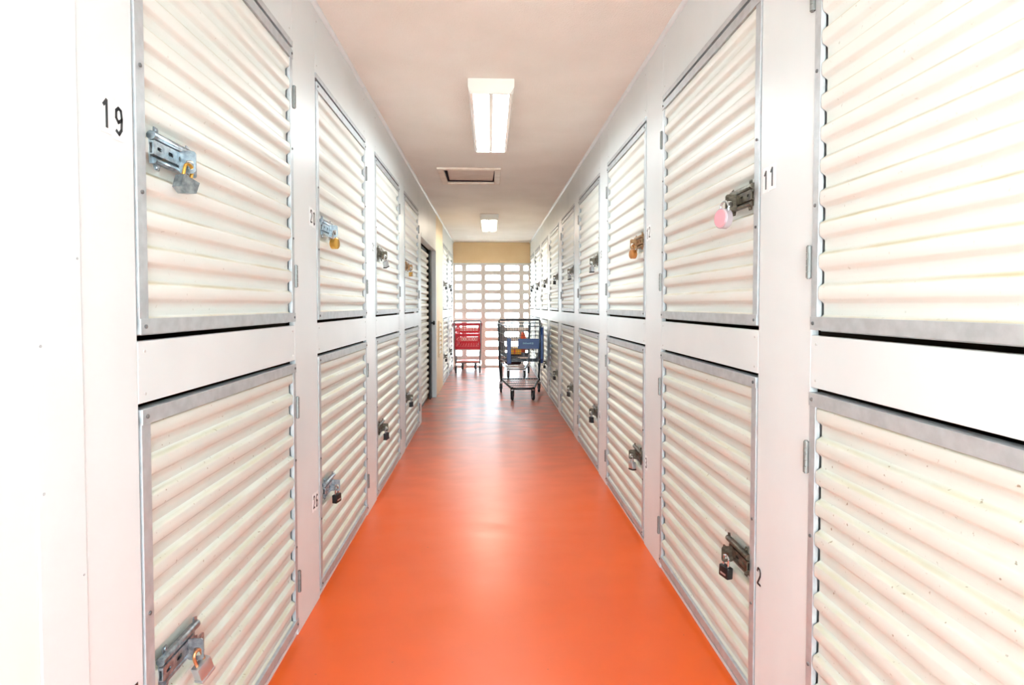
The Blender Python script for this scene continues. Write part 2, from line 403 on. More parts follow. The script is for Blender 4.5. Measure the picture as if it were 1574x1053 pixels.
# end wall: painted header above a pierced screen of blocks
we = obj('wall_back', None, None, (0, YEND, 0)); struct(we, 'far end wall with tan header above a pierced white block screen')
ZH = 2.035
MB().box((-XL-BACK, 0, ZH), (XR+BACK, 0.16, H)).build('header', M['header'], we)
MB().box((-XL-BACK, 0.0, 0), (-XL, 0.16, ZH)).box((XR, 0.0, 0), (XR+BACK, 0.16, ZH)).build('side_return', M['cream_wall'], we)
ROWH = ZH/11
cols = [(-XL, -XL+0.2105)]
for k in range(3): cols.append((cols[-1][1], cols[-1][1]+0.3717))
cols.append((cols[-1][1], XR))
cache = {}
D0, D1 = 0.03, 0.090
for ci, (c0, c1) in enumerate(cols):
    for r in range(11):
        if ci not in cache:
            j = 0.003; wd = c1-c0
            ow = 0.043 if ci == 0 else 0.036     # web thickness
            if ci == 0:   hole = sq(wd/2-0.006, ROWH/2, wd-0.082, 0.106, 3, 0.018)
            elif ci == 4: hole = sq(wd/2+0.006, ROWH/2, wd-0.082, 0.106, 3, 0.018)
            else: hole = sq(wd/2, ROWH/2, wd-0.084, 0.106, 3, 0.022)
            outer = []
            for (hx, hz) in hole:      # push the loop of the hole out to the edge of the block
                pass
            cx, cz = wd/2, ROWH/2
            kk = 4
            corners = [(wd-j, j), (wd-j, ROWH-j), (j, ROWH-j), (j, j)]
            outer = []
            for q in range(4):
                for i in range(kk):
                    outer.append(corners[q])
            # spread duplicates slightly along a chamfer so no face is degenerate
            out2 = []
            for q in range(4):
                px, pz = corners[q]; sx = 1 if px > cx else -1; sz = 1 if pz > cz else -1
                arc = [(px-sx*0.006+sx*0.006*abs(math.cos(PI/2*i/(kk-1))), pz-sz*0.006+sz*0.006*abs(math.sin(PI/2*i/(kk-1)))) for i in range(kk)]
                if q in (0, 2): arc = arc[::-1]
                out2 += arc
            cache[ci] = MB().ring(out2, hole, D0, D1).mesh('screen_block', M['block'])
        rx = random.uniform(-0.0025, 0.0025)
        obj('screen_block', cache[ci], we, (c0, rx, r*ROWH))
mo = MB()
for r in range(12):
    z = r*ROWH; mo.box((-XL, D0+0.008, max(z-0.005, 0)), (XR, D1-0.008, min(z+0.005, ZH)))
for (c0, c1) in cols[1:]: mo.box((c0-0.005, D0+0.009, 0), (c0+0.005, D1-0.009, ZH))
mo.build('mortar', M['mortar'], we)
MB().box((-XL, 0.0, ZH-0.014), (XR, 0.03, ZH)).build('ledge', M['board'], we)

# ground outside, both ends
g = MB().box((-40, YEND+0.13, -0.30), (40, 60, -0.06)).box((-40, -60, -0.30), (40, YSTART-0.01, -0.06)).build('ground', M['concrete'])
struct(g, 'sunlit concrete ground outside the corridor')
# outer faces of the building, so daylight only enters at the two ends
for nm, x in (('wall_outer_left', -XL-BACK-0.05), ('wall_outer_right', XR+BACK+0.05)):
    s = -1 if x < 0 else 1
    struct(MB().box((x, YSTART, -0.1), (x+s*0.1, YEND+0.12, H+0.1)).build(nm, M['near_wall']))

# ------------------------------------------------------------------ the service door in the left wall
d1 = obj('door_1', None, None, (-XL, 0, 0)); struct(d1, 'tall corrugated service door in a white frame with dark edge and round knob')
fn = fnl
MB(fn).box((7.735, -0.075, 0.0), (7.789, 0.004, 1.969), 0.002).box((6.095, -0.075, 1.928), (7.735, 0.004, 1.969), 0.002).build('frame', M['board'], d1)
MB(fn).box((7.57, -0.075, 0.0), (7.734, -0.055, 1.927)).box((6.10, -0.12, 1.875), (7.57, -0.10, 1.927)).box((6.10, -0.12, 0.0), (7.57, -0.10, 0.05)).build('dark_frame_and_gap_shade', M['darkframe_gap'], d1)  # black steel post; the strip above the door is the gap's shade painted black
def profile(t):
    t = t % 1.0
    def ss(x): x = max(0, min(1, x)); return x*x*(3-2*x)
    if t < 0.40: return 0.0 if t > 0.07 else 1-ss((t+0.07)/0.14)
    if t < 0.58: return ss((t-0.40)/0.18)
    if t < 0.93: return 1.0
    return 1-ss((t-0.93)/0.14)
TS = (0.0, 0.035, 0.07, 0.25, 0.40, 0.44, 0.49, 0.54, 0.58, 0.76, 0.90, 0.93, 0.965)
def corrugated(mb, u0, u1, z0, npitch, pitch, nbase, depth, usegs=1):
    rows = []
    for k in range(npitch):
        for t in TS: rows.append((z0+(k+t)*pitch, nbase+depth*profile(t)+0.0012*math.sin(PI*max(0, (t-.58)/.35)) if .58 < t < .93 else nbase+depth*profile(t)))
    rows.append((z0+npitch*pitch, nbase+depth*profile(0)))
    vs = []; fs = []
    for (z, n) in rows:
        for i in range(usegs+1): vs.append((u0+(u1-u0)*i/usegs, n, z))
    c = usegs+1
    for r in range(len(rows)-1):
        for i in range(usegs): fs.append((r*c+i, r*c+i+1, (r+1)*c+i+1, (r+1)*c+i))
    mb.add(vs, fs); return mb
corrugated(MB(fn), 6.11, 7.56, 0.05, 23, 0.0793, -0.10, 0.022).build('corrugated_panel', M['curtain'], d1, smooth=True)
MB(fn).tube([(7.63, -0.055, 0.99), (7.63, -0.050, 0.99), (7.63, -0.048, 0.99), (7.63, -0.030, 0.99), (7.63, -0.026, 0.99), (7.63, -0.006, 0.99), (7.63, 0.0, 0.99)],
            [0.03, 0.03, 0.012, 0.012, 0.026, 0.028, 0.016], 12).build('knob', M['cartdark'], d1, smooth=True)

# narrow louvre on the cream wall
lv = thing('wall_vent', 'narrow striped louvre on the cream wall beside the tall service door', 'vent', (-XL, 8.30, 0.75))
MB(fnl).ring(sq(0, 0, 0.40, 0.50), sq(0, 0, 0.34, 0.44), 0.001, 0.014).build('frame', M['cream_wall'], lv)
sl = MB(fnl).box((-0.17, 0.002, -0.025), (0.17, 0.0045, 0.0)).add([], [])
slm = MB(fnl).prism([(0.012, -0.020), (0.014, -0.018), (0.004, 0.020), (0.002, 0.018)], -0.17, 0.17, axes=(1, 2, 0)).mesh('slat', M['near_wall'])
for k in range(7): obj('slat', slm, lv, (0, 0, -0.19+k*0.063))
MB(fnl).box((-0.18, 0.0005, -0.23), (0.18, 0.0012, 0.23)).build('backing', M['header'], lv)

# ------------------------------------------------------------------ locker doors
CACHE = {}
def cached(key, fnc):
    if key not in CACHE: CACHE[key] = fnc()
    return CACHE[key]
HD = ZL1-ZL0
FW = 0.032
def frame_rail(side, wd, which):
    b = MB(side_fn(side))
    if which == 'bottom': b.box((0.0, -0.026, 0.0), (wd, 0.0055, FW), 0.0008).box((0, -0.026, -0.004), (wd, -0.022, 0.0))
    elif which == 'top': b.box((0.0, -0.026, HD-FW), (wd, 0.0055, HD), 0.0008)
    elif which == 'near': b.box((0.0, -0.026, FW*0.5), (FW, 0.003, HD-FW*0.5), 0.0008)
    else: b.box((wd-FW*0.8, -0.009, FW*0.5), (wd, 0.003, HD-FW*0.5), 0.0008).box((wd-0.003, -0.03, FW*0.5), (wd, -0.009, HD-FW*0.5))
    return b.mesh('frame_rail', M['galv'])
def curtain_mesh(side, wd, mat):
    b = MB(side_fn(side))
    corrugated(b, FW, wd-FW*0.8-0.003, FW, 12, PITCH, -0.0125, 0.0135)
    return b.mesh('corrugated_panel', M[mat], True)
def screws_mesh(side, wd):
    b = MB(side_fn(side))
    for (u, z, n) in ((0.016, 0.016, .0055), (wd-0.014, 0.016, .0055), (0.016, HD-0.016, .0055), (wd-0.014, HD-0.016, .0055), (0.016, 0.29, .003), (0.016, 0.545, .003), (wd-0.012, 0.30, .003), (wd-0.012, 0.62, .003)):
        b.tube([(u, n, z), (u, n+0.0025, z), (u, n+0.0035, z)], [0.0045, 0.0045, 0.0022], 8)
    return b.mesh('screw_heads', M['screw'])
def hinge_mesh(side):
    b = MB(side_fn(side))
    hk = 0.078/5
    for k in range(5):
        z0 = -0.039+k*hk
        b.tube([(0.008, 0.006, z0+0.0006), (0.008, 0.006, z0+hk-0.0006)], 0.0062, 10)
    b.tube([(0.008, 0.006, -0.041), (0.008, 0.006, 0.041)], 0.0042, 8)
    b.box((0.002, -0.002, -0.039), (0.006, 0.007, 0.039)).box((0.010, -0.002, -0.039), (0.013, 0.003, 0.039))
    return b.mesh('hinge', M['galv_hinge'], True)
def latch_mesh(side, mat):
    """pressed steel slide latch: notched back plate, rolled upper guide, bolt strap with holes"""
    b = MB(side_fn(side))
    # back plate outline with ears at the corners
    pl = [(-0.085, -0.036), (-0.070, -0.036), (-0.066, -0.046), (-0.050, -0.046), (-0.046, -0.034), (0.045, -0.034), (0.050, -0.046), (0.066, -0.046),
          (0.070, -0.034), (0.078, -0.030), (0.078, -0.010), (0.066, -0.006), (0.066, 0.010), (0.078, 0.014), (0.078, 0.036), (0.064, 0.040), (0.060, 0.030),
          (-0.050, 0.030), (-0.054, 0.044), (-0.068, 0.044), (-0.070, 0.030), (-0.085, 0.028)]
    b.prism(pl, 0.001, 0.0035)
    # rolled upper guide
    b.tube([(-0.085, 0.006, 0.022), (0.070, 0.006, 0.022), (0.076, 0.006, 0.022)], [0.0095, 0.0095, 0.006], 10)
    b.tube([(-0.075, 0.006, -0.028), (0.062, 0.006, -0.028), (0.068, 0.006, -0.028)], [0.0065, 0.0065, 0.004], 8)
    # raised rivets
    for (u, z) in ((-0.060, 0.038), (0.058, -0.040), (-0.058, -0.040), (0.070, 0.026)):
        b.tube([(u, 0.0035, z), (u, 0.006, z), (u, 0.0072, z)], [0.005, 0.0045, 0.002], 8)
    return b.mesh('latch', M[mat], True)
def bolt_mesh(side, mat):
    b = MB(side_fn(side))
    def hole(c0, c1, hu, hw, hh):
        b.ring(sq((c0+c1)/2, -0.004, c1-c0, 0.030, 3, 0.003), sq(hu, -0.004, hw, hh, 3, hh*0.45), 0.0105, 0.0135)
    hole(-0.088, -0.045, -0.066, 0.018, 0.008)
    hole(-0.045, 0.0, -0.022, 0.020, 0.009)
    hole(0.0, 0.045, 0.018, 0.016, 0.012)
    b.box((-0.088, 0.0038, -0.0188), (0.045, 0.0105, -0.0158)).box((-0.088, 0.0038, 0.0055), (0.045, 0.0105, 0.0110))
    # bent up hasp ear the padlock passes through and the thumb tab at the free end
    b.ring(sq(0.007, -0.010, 0.038, 0.050, 3, 0.008), sq(0.012, -0.016, 0.018, 0.020, 3, 0.005), 0.0, 0.003, axes=(1, 2, 0))
    for i in range(len(b.v)-64, len(b.v)): b.v[i] = (b.v[i][0]+0.016, b.v[i][1]+0.022, b.v[i][2])
    b.ring(sq(0.060, -0.018, 0.040, 0.032, 3, 0.008), sq(0.064, -0.018, 0.020, 0.013, 3, 0.004), 0.016, 0.0185)
    b.box((0.040, 0.0105, -0.030), (0.046, 0.0185, -0.006))
    return b.mesh('slide_bolt', M[mat], True)

def ordinal(i): return ('first', 'second', 'third', 'fourth', 'fifth', 'sixth', 'seventh', 'eighth', 'ninth')[i]
LATCHMAT = {19: 'galv_lock', 25: 'galv_lock', 20: 'galv_lock', 26: 'galv_lock', 21: 'bronze', 12: 'rusty', 22: 'rusty'}
LATCHWORD = {'galv_lock': 'zinc latch', 'bronze': 'dark latch', 'rusty': 'rusty brown latch'}
NUMBERED = {19, 20, 21, 25, 26, 11, 12, 13, 2, 3, 4}
LATCH_U = {-1: 0.130, 1: 0.114}

def locker_door(side, idx, yo, wd, num, upper):
    z0 = ZU0 if upper else ZL0
    lm = LATCHMAT.get(num, 'bronze')
    row = 'upper' if upper else 'lower'; sd = 'left' if side < 0 else 'right'
    if num in NUMBERED:
        lab = 'white corrugated locker door %d with %s, %s row, %s on %s wall' % (num, LATCHWORD[lm], row, ordinal(idx), sd)
    else:
        lab = 'white corrugated locker door in galvanised frame, %s row, %s from camera on %s wall' % (row, ordinal(idx), sd)
    t = thing('locker_door', lab, 'locker door', (wallx(side), yo, z0), 0, '%s row of locker doors on the %s wall' % (row, sd))
    for wch in ('near', 'far', 'top', 'bottom'):
        obj('frame_rail', cached(('rail', side, wd, wch), lambda: frame_rail(side, wd, wch)), t)
    mat = 'curtain' if upper else 'curtain_low'
    obj('corrugated_panel', cached(('cur', side, wd, mat), lambda: curtain_mesh(side, wd, mat)), t)
    o = obj('screw_heads', cached(('scr', side, wd), lambda: screws_mesh(side, wd)), t); o['kind'] = 'stuff'
    for hz in (0.165, 0.81): obj('hinge', cached(('hinge', side), lambda: hinge_mesh(side)), t, (0, wd, hz))
    lz = 0.392 if upper else 0.400
    la = obj('latch', cached(('latch', side, lm), lambda: latch_mesh(side, lm)), t, (0, LATCH_U[side], lz))
    obj('slide_bolt', cached(('bolt', side, lm), lambda: bolt_mesh(side, lm)), la)
    return t

for i, (yo, wd, a, b) in enumerate(LEFT):
    locker_door(-1, i, yo, wd, a, True); locker_door(-1, i, yo, wd, b, False)
for i, (yo, wd, a, b) in enumerate(RIGHT):
    locker_door(1, i, yo, wd, a, True); locker_door(1, i, yo, wd, b, False)

# ------------------------------------------------------------------ padlocks
def padlock(side, yo, num, kind, lab, upper, tilt=0.0):
    z = (ZU0+0.392) if upper else (ZL0+0.400)
    # hangs from the ear on the bolt
    ty = yo+LATCH_U[side]+0.0175; tz = z-0.020
    t = thing('padlock', lab, 'padlock', (wallx(side), ty, tz), 0, 'padlocks on the locker latches')
    fn0 = side_fn(side); N0 = 0.050 if kind == 'pink' else 0.032; YAW = 0.3 if kind == 'pink' else 0.3
    def fn(u, n, zz):
        c, s = math.cos(tilt), math.sin(tilt)
        u, zz = u*c - zz*s, u*s + zz*c
        c, s = math.cos(YAW), math.sin(YAW)
        return fn0(u*c - (n-N0)*s, N0 + u*s + (n-N0)*c, zz)
    body, shk = {'brass_round': ('brass', 'steel'), 'black': ('black', 'steel'), 'silver': ('silver', 'steel'), 'brass': ('brass', 'steel'),
                 'silver_copper': ('silver', 'copper'), 'steel_brass': ('galv_lock', 'brass'), 'pink': ('chrome_pale', 'steel'),
                 'rust': ('rust_lock', 'rust_lock'), 'dark': ('rubber', 'cartgrey')}[kind]
    r = 0.011
    sh = [(-r, N0, -0.034), (-r, N0, -0.006)] + [(r*math.cos(PI-PI*k/8), N0, -0.006+r*math.sin(PI*k/8)) for k in range(1, 8)] + [(r, N0, -0.006), (r, N0, -0.034)]
    if kind == 'pink':
        sh = [(0.019*math.cos(a), N0, -0.008+0.021*math.sin(a)) for a in [PI*(-0.12+1.24*k/12) for k in range(13)]]
        b = MB(fn); c = (0, -0.040)
        cyl = lambda bb, n0, n1, rr, nseg=28: bb.tube([(0, n0, -0.040), (0, n0+0.001, -0.040), (0, n1-0.002, -0.040), (0, n1, -0.040)], [rr*0.93, rr, rr, rr*0.93], nseg)
        cyl(b, N0-0.010, N0+0.013, 0.032); b.build('body', M[body], t, smooth=True)
        f_ = MB(fn); cyl(f_, N0+0.013, N0+0.0155, 0.028); f_.build('face', M['pink'], t, smooth=True)['label'] = 'pale pink round face'
    elif kind in ('brass_round', 'rust'):
        b = MB(fn); b.tube([(0, N0-0.013, -0.044), (0, N0-0.011, -0.044), (0, N0+0.011, -0.044), (0, N0+0.014, -0.044)], [0.021, 0.024, 0.024, 0.019], 20)
        b.box((-0.018, N0-0.010, -0.036), (0.018, N0+0.010, -0.026), 0.002)
        b.build('body', M[body], t, smooth=True)
    elif kind == 'steel_brass':
        b = MB(fn).prism([(-0.022, -0.058), (-0.004, -0.066), (0.022, -0.056), (0.026, -0.028), (-0.020, -0.028)], N0-0.012, N0+0.012)
        b.build('body', M[body], t)
    else:
        b = MB(fn).box((-0.021, N0-0.011, -0.066), (0.021, N0+0.011, -0.029), 0.003)
        b.build('body', M[body], t, smooth=True)
        if kind in ('silver', 'silver_copper', 'dark'):
            MB(fn).box((-0.022, N0-0.012, -0.072), (0.022, N0+0.012, -0.064), 0.002).build('bumper', M['black' if kind != 'silver_copper' else 'silver'], t)
        else:
            MB(fn).box((-0.012, N0+0.011, -0.056), (0.012, N0+0.0118, -0.050)).build('stamp', M['silver'], t)
    MB(fn).tube(sh, 0.0038, 8).build('shackle', M[shk], t, smooth=True)
    return t
def unit(n):
    for side, U in ((-1, LEFT), (1, RIGHT)):
        for i, (yo, wd, a, b) in enumerate(U):
            if n == a: return side, yo, True, i
            if n == b: return side, yo, False, i
PL = {19: ('steel_brass', 'grey steel padlock with brass shackle on latch of locker door 19', -0.25),
      25: ('silver_copper', 'silver square padlock with copper coloured shackle on first lower left locker door', 0.35),
      20: ('brass_round', 'round brass padlock hanging from latch of locker door 20', 0.1),
      26: ('black', 'black padlock with steel shackle hanging below latch of locker door 26', 0.05),
      21: ('silver', 'silver padlock with black base on third upper left locker door', 0.3),
      22: ('brass', 'square brass padlock on the fourth upper left locker door', 0.1),
      27: ('dark', 'small dark padlock on the third lower left locker door', 0.1),
      28: ('dark', 'small dark padlock on the fourth lower left locker door', 0.0),
      11: ('pink', 'round disc padlock with pale pink face on locker door 11', 0.1),
      2: ('black', 'black padlock with tall bright shackle on locker door 2', 0.05),
      12: ('rust', 'rusty orange-brown padlock on latch of locker door 12', 0.0),
      3: ('silver', 'silver faced padlock with black base on locker door 3', -0.1)}
for n, (kind, lab, tilt) in PL.items():
    side, yo, up, i = unit(n); padlock(side, yo, n, kind, lab, up, tilt)
for n in (13, 14, 15, 16, 17, 18, 4, 5, 6, 7, 8, 23, 24, 29, 30):
    side, yo, up, i = unit(n)
    padlock(side, yo, n, 'dark' if n not in (13, 14) else 'silver', '%s padlock on the %s %s locker door along the %s wall' % ('small dark' if n not in (13, 14) else 'steel', ordinal(i), 'upper' if up else 'lower', 'left' if side < 0 else 'right'), up, random.uniform(-0.15, 0.15))

# ------------------------------------------------------------------ number stickers
GL = {'1': [[(0.15, 0.80), (0.55, 1.0), (0.55, 0.0)]],
      '2': [[(0.05, 0.80), (0.15, 0.94), (0.4, 1.0), (0.75, 0.96), (0.92, 0.80), (0.85, 0.58), (0.45, 0.30), (0.08, 0.05), (0.95, 0.05)]],
      '3': [[(0.05, 0.88), (0.4, 1.0), (0.8, 0.92), (0.9, 0.75), (0.7, 0.56), (0.4, 0.52)], [(0.4, 0.52), (0.75, 0.48), (0.95, 0.28), (0.8, 0.07), (0.4, 0.0), (0.05, 0.12)]],
      '4': [[(0.72, 0.0), (0.72, 1.0), (0.05, 0.30), (1.0, 0.30)]],
      '5': [[(0.9, 0.98), (0.2, 0.98), (0.12, 0.55), (0.5, 0.62), (0.88, 0.50), (0.92, 0.22), (0.7, 0.03), (0.35, 0.0), (0.05, 0.10)]],
      '6': [[(0.88, 0.90), (0.5, 1.0), (0.15, 0.80), (0.08, 0.35), (0.2, 0.06), (0.55, 0.0), (0.88, 0.12), (0.9, 0.40), (0.6, 0.55), (0.12, 0.42)]],
      '9': [[(0.12, 0.10), (0.5, 0.0), (0.85, 0.20), (0.92, 0.65), (0.8, 0.94), (0.45, 1.0), (0.12, 0.88), (0.10, 0.60), (0.4, 0.45), (0.88, 0.58)]],
      '0': [[(0.5, 1.0), (0.15, 0.88), (0.08, 0.5), (0.15, 0.12), (0.5, 0.0), (0.85, 0.12), (0.92, 0.5), (0.85, 0.88), (0.5, 1.0)]]}
def digit_mesh(side, ch, wdt, hgt, lw):
    b = MB(side_fn(side)); dirn = -side     # on the left wall reading runs away from the camera
    for st in GL[ch]:
        P = [((x-0.5)*wdt*dirn, (z-0.5)*hgt) for x, z in st]
        for (p, q) in zip(P[:-1], P[1:]):
            d = Vector((q[0]-p[0], q[1]-p[1])); d.normalize(); nn = Vector((-d.y, d.x))*lw/2; e = d*lw*0.3
            poly = [(p[0]-e.x+nn.x, p[1]-e.y+nn.y), (p[0]-e.x-nn.x, p[1]-e.y-nn.y), (q[0]+e.x-nn.x, q[1]+e.y-nn.y), (q[0]+e.x+nn.x, q[1]+e.y+nn.y)]
            b.prism(poly, 0.0012, 0.0018)
    return b.mesh('digit', M['digit'])
def sign(num, y, z, tile=True, hgt=0.049):
    side, yo, up, i = unit(num); s = str(num)
    where = 'beside the %s %s locker door on the %s wall' % (ordinal(i), 'upper' if up else 'lower', 'left' if side < 0 else 'right')
    t = thing('number_sticker', ('white sticker with black number %d ' if tile else 'black stuck-on number %d ') % num + where,
              'number sign', (wallx(side), y, z), 0, 'locker number signs')
    for k, ch in enumerate(s):
        off = (k-(len(s)-1)/2)*0.037*(-side)
        dz = -0.004*k if side < 0 else 0.003*k
        if tile:
            to = obj('sticker', cached(('tile', side), lambda: MB(side_fn(side)).box((-0.018, 0, -0.036), (0.018, 0.0012, 0.036), 0.0003).mesh('sticker', M['tile'])), t, (0, off, dz))
            obj('digit', cached(('dig', side, ch), lambda: digit_mesh(side, ch, 0.021, hgt, 0.0062)), to)
        else:
            obj('digit', cached(('dig', side, ch), lambda: digit_mesh(side, ch, 0.021, hgt, 0.0062)), t, (0, off, dz))
sign(19, 1.140, 1.575); sign(20, 2.385, 1.572); sign(21, 3.61, 1.572)
sign(25, 1.155, 0.440, False); sign(26, 2.385, 0.425)
sign(11, 1.632, 1.575); sign(12, 2.885, 1.575); sign(13, 4.13, 1.575)
sign(2, 1.662, 0.425, False); sign(3, 2.900, 0.425); sign(4, 4.15, 0.425)

# ------------------------------------------------------------------ ceiling lights and hatch
def ceiling_light(y0, y1, xc, label, lens='lens'):
    t = thing('ceiling_light', label, 'ceiling light', (xc, (y0+y1)/2, H), 0, 'fluorescent ceiling lights')
    L2 = (y1-y0)/2; W2 = 0.125; D = 0.082
    MB().box((-W2, -L2+0.012, -0.018), (W2, L2-0.012, -0.0005)).build('housing', M['fixture'], t)
    for s in (-1, 1):
        pr = [(-W2, -0.0006), (-W2, -0.045), (-W2+0.02, -D), (W2-0.02, -D), (W2, -0.045), (W2, -0.0006)]
        MB().prism(pr, s*L2, s*(L2-0.014)).build('end_cap', M['fixture'], t)
    for s in (-1, 1):
        # side rail, then the lens curving under the tube
        MB().prism([(s*W2, -0.018), (s*W2, -0.046), (s*(W2-0.010), -0.079), (s*(W2-0.026), -0.079), (s*(W2-0.026), -0.066), (s*(W2-0.008), -0.018)], -L2+0.0142, L2-0.0142).build('side_rail', M['fixture'], t)
        pts = [(s*0.0115, -0.070), (s*0.020, -0.074), (s*0.055, -0.0765), (s*0.088, -0.074), (s*0.098, -0.070)]
        inner = [(x*0.99, z+0.004) for x, z in pts][::-1]
        MB().prism(pts+inner, -L2+0.0145, L2-0.0145).build('lens', M[lens], t)
    MB().prism([(-0.011, -0.018), (-0.011, -0.079), (0.011, -0.079), (0.011, -0.018)], -L2+0.0142, L2-0.0142).build('spine', M['fixture'], t)
    return t
ceiling_light(3.19, 4.41, 0.008, 'near two-lens fluorescent light glowing on the ceiling, before the hatch')
ceiling_light(7.88, 9.10, -0.008, 'far fluorescent light on the ceiling beyond the hatch, near the block screen', 'lens_warm')

hh = thing('ceiling_hatch', 'rectangular access hatch in the ceiling with cream frame and loose panel', 'hatch', (0, 0, H))
FB = 0.055
for (a, b) in (((HX0-FB, HY0-FB), (HX1+FB, HY0)), ((HX0-FB, HY1), (HX1+FB, HY1+FB)), ((HX0-FB, HY0), (HX0, HY1)), ((HX1, HY0), (HX1+FB, HY1))):
    MB().box((a[0]+.001, a[1]+.001, -0.018), (b[0]-.001, b[1]-.001, -0.0005), 0.003).build('frame_board', M['hatchframe'], hh)
MB().box((HX0+.001, HY0+.001, 0.001), (HX0+.005, HY1-.001, 0.30)).box((HX1-.005, HY0+.001, 0.001), (HX1-.001, HY1-.001, 0.30)).box((HX0+.005, HY0+.001, 0.001), (HX1-.005, HY0+.005, 0.30)).box((HX0+.005, HY1-.005, 0.001), (HX1-.005, HY1-.001, 0.30)).box((HX0+.001, HY0+.001, 0.30), (HX1-.001, HY1-.001, 0.305)).build('painted_shade_well', M['maroon'], hh)  # added dark lining, the shade inside the hatch gap put into its colour
p = MB().box((-0.212, -0.262, -0.006), (0.212, 0.262, 0.006)).build('panel', M['hatchpanel'], hh, ((HX0+HX1)/2+0.008, (HY0+HY1)/2-0.010, 0.010))
p.rotation_euler = (math.radians(1.2), math.radians(0.3), math.radians(1.4))

# ------------------------------------------------------------------ shopping carts
def wheel_parts(t, x, y, r, fork_mat, zt, yaw=0.0):
    c, s = math.cos(yaw), math.sin(yaw)
    def R(px, py, pz): return (x+px*c-py*s, y+px*s+py*c, pz)
    n = 18; b = MB(R)
    ringp = [(0, r*math.cos(2*PI*k/n)*0.86, r+r*math.sin(2*PI*k/n)*0.86) for k in range(n)]
    prof = [(-0.011, 0.55*r), (-0.014, 0.93*r), (-0.009, r), (0.009, r), (0.014, 0.93*r), (0.011, 0.55*r)]
    vs = []; fs = []
    for k in range(n):
        a = 2*PI*k/n
        for (px, rr) in prof: vs.append((px, rr*math.cos(a), r+rr*math.sin(a)))
    m = len(prof)
    for k in range(n):
        j = (k+1) % n
        for i in range(m): fs.append((k*m+i, k*m+(i+1) % m, j*m+(i+1) % m, j*m+i))
    b.add(vs, fs)
    wo = b.build('wheel', M['rubber'], t, smooth=True)
    MB(R).tube([(-0.013, 0, r), (0.013, 0, r)], 0.55*r, 14).build('hub', M['cartgrey'], wo, smooth=True)
    fk = MB(R)
    for sx in (-1, 1): fk.prism([(-0.014, r-0.014), (0.014, r-0.014), (0.026, zt-0.01), (0.020, zt), (-0.020, zt), (-0.026, zt-0.01)], sx*0.017, sx*0.022, axes=(1, 2, 0))
    fk.box((-0.020, -0.018, zt-0.004), (0.020, 0.018, zt)).tube([(0, 0, zt), (0, 0, zt+0.03)], 0.009, 8).tube([(-0.022, 0, r), (0.022, 0, r)], 0.005, 6)
    fk.build('caster_fork', fork_mat, wo)

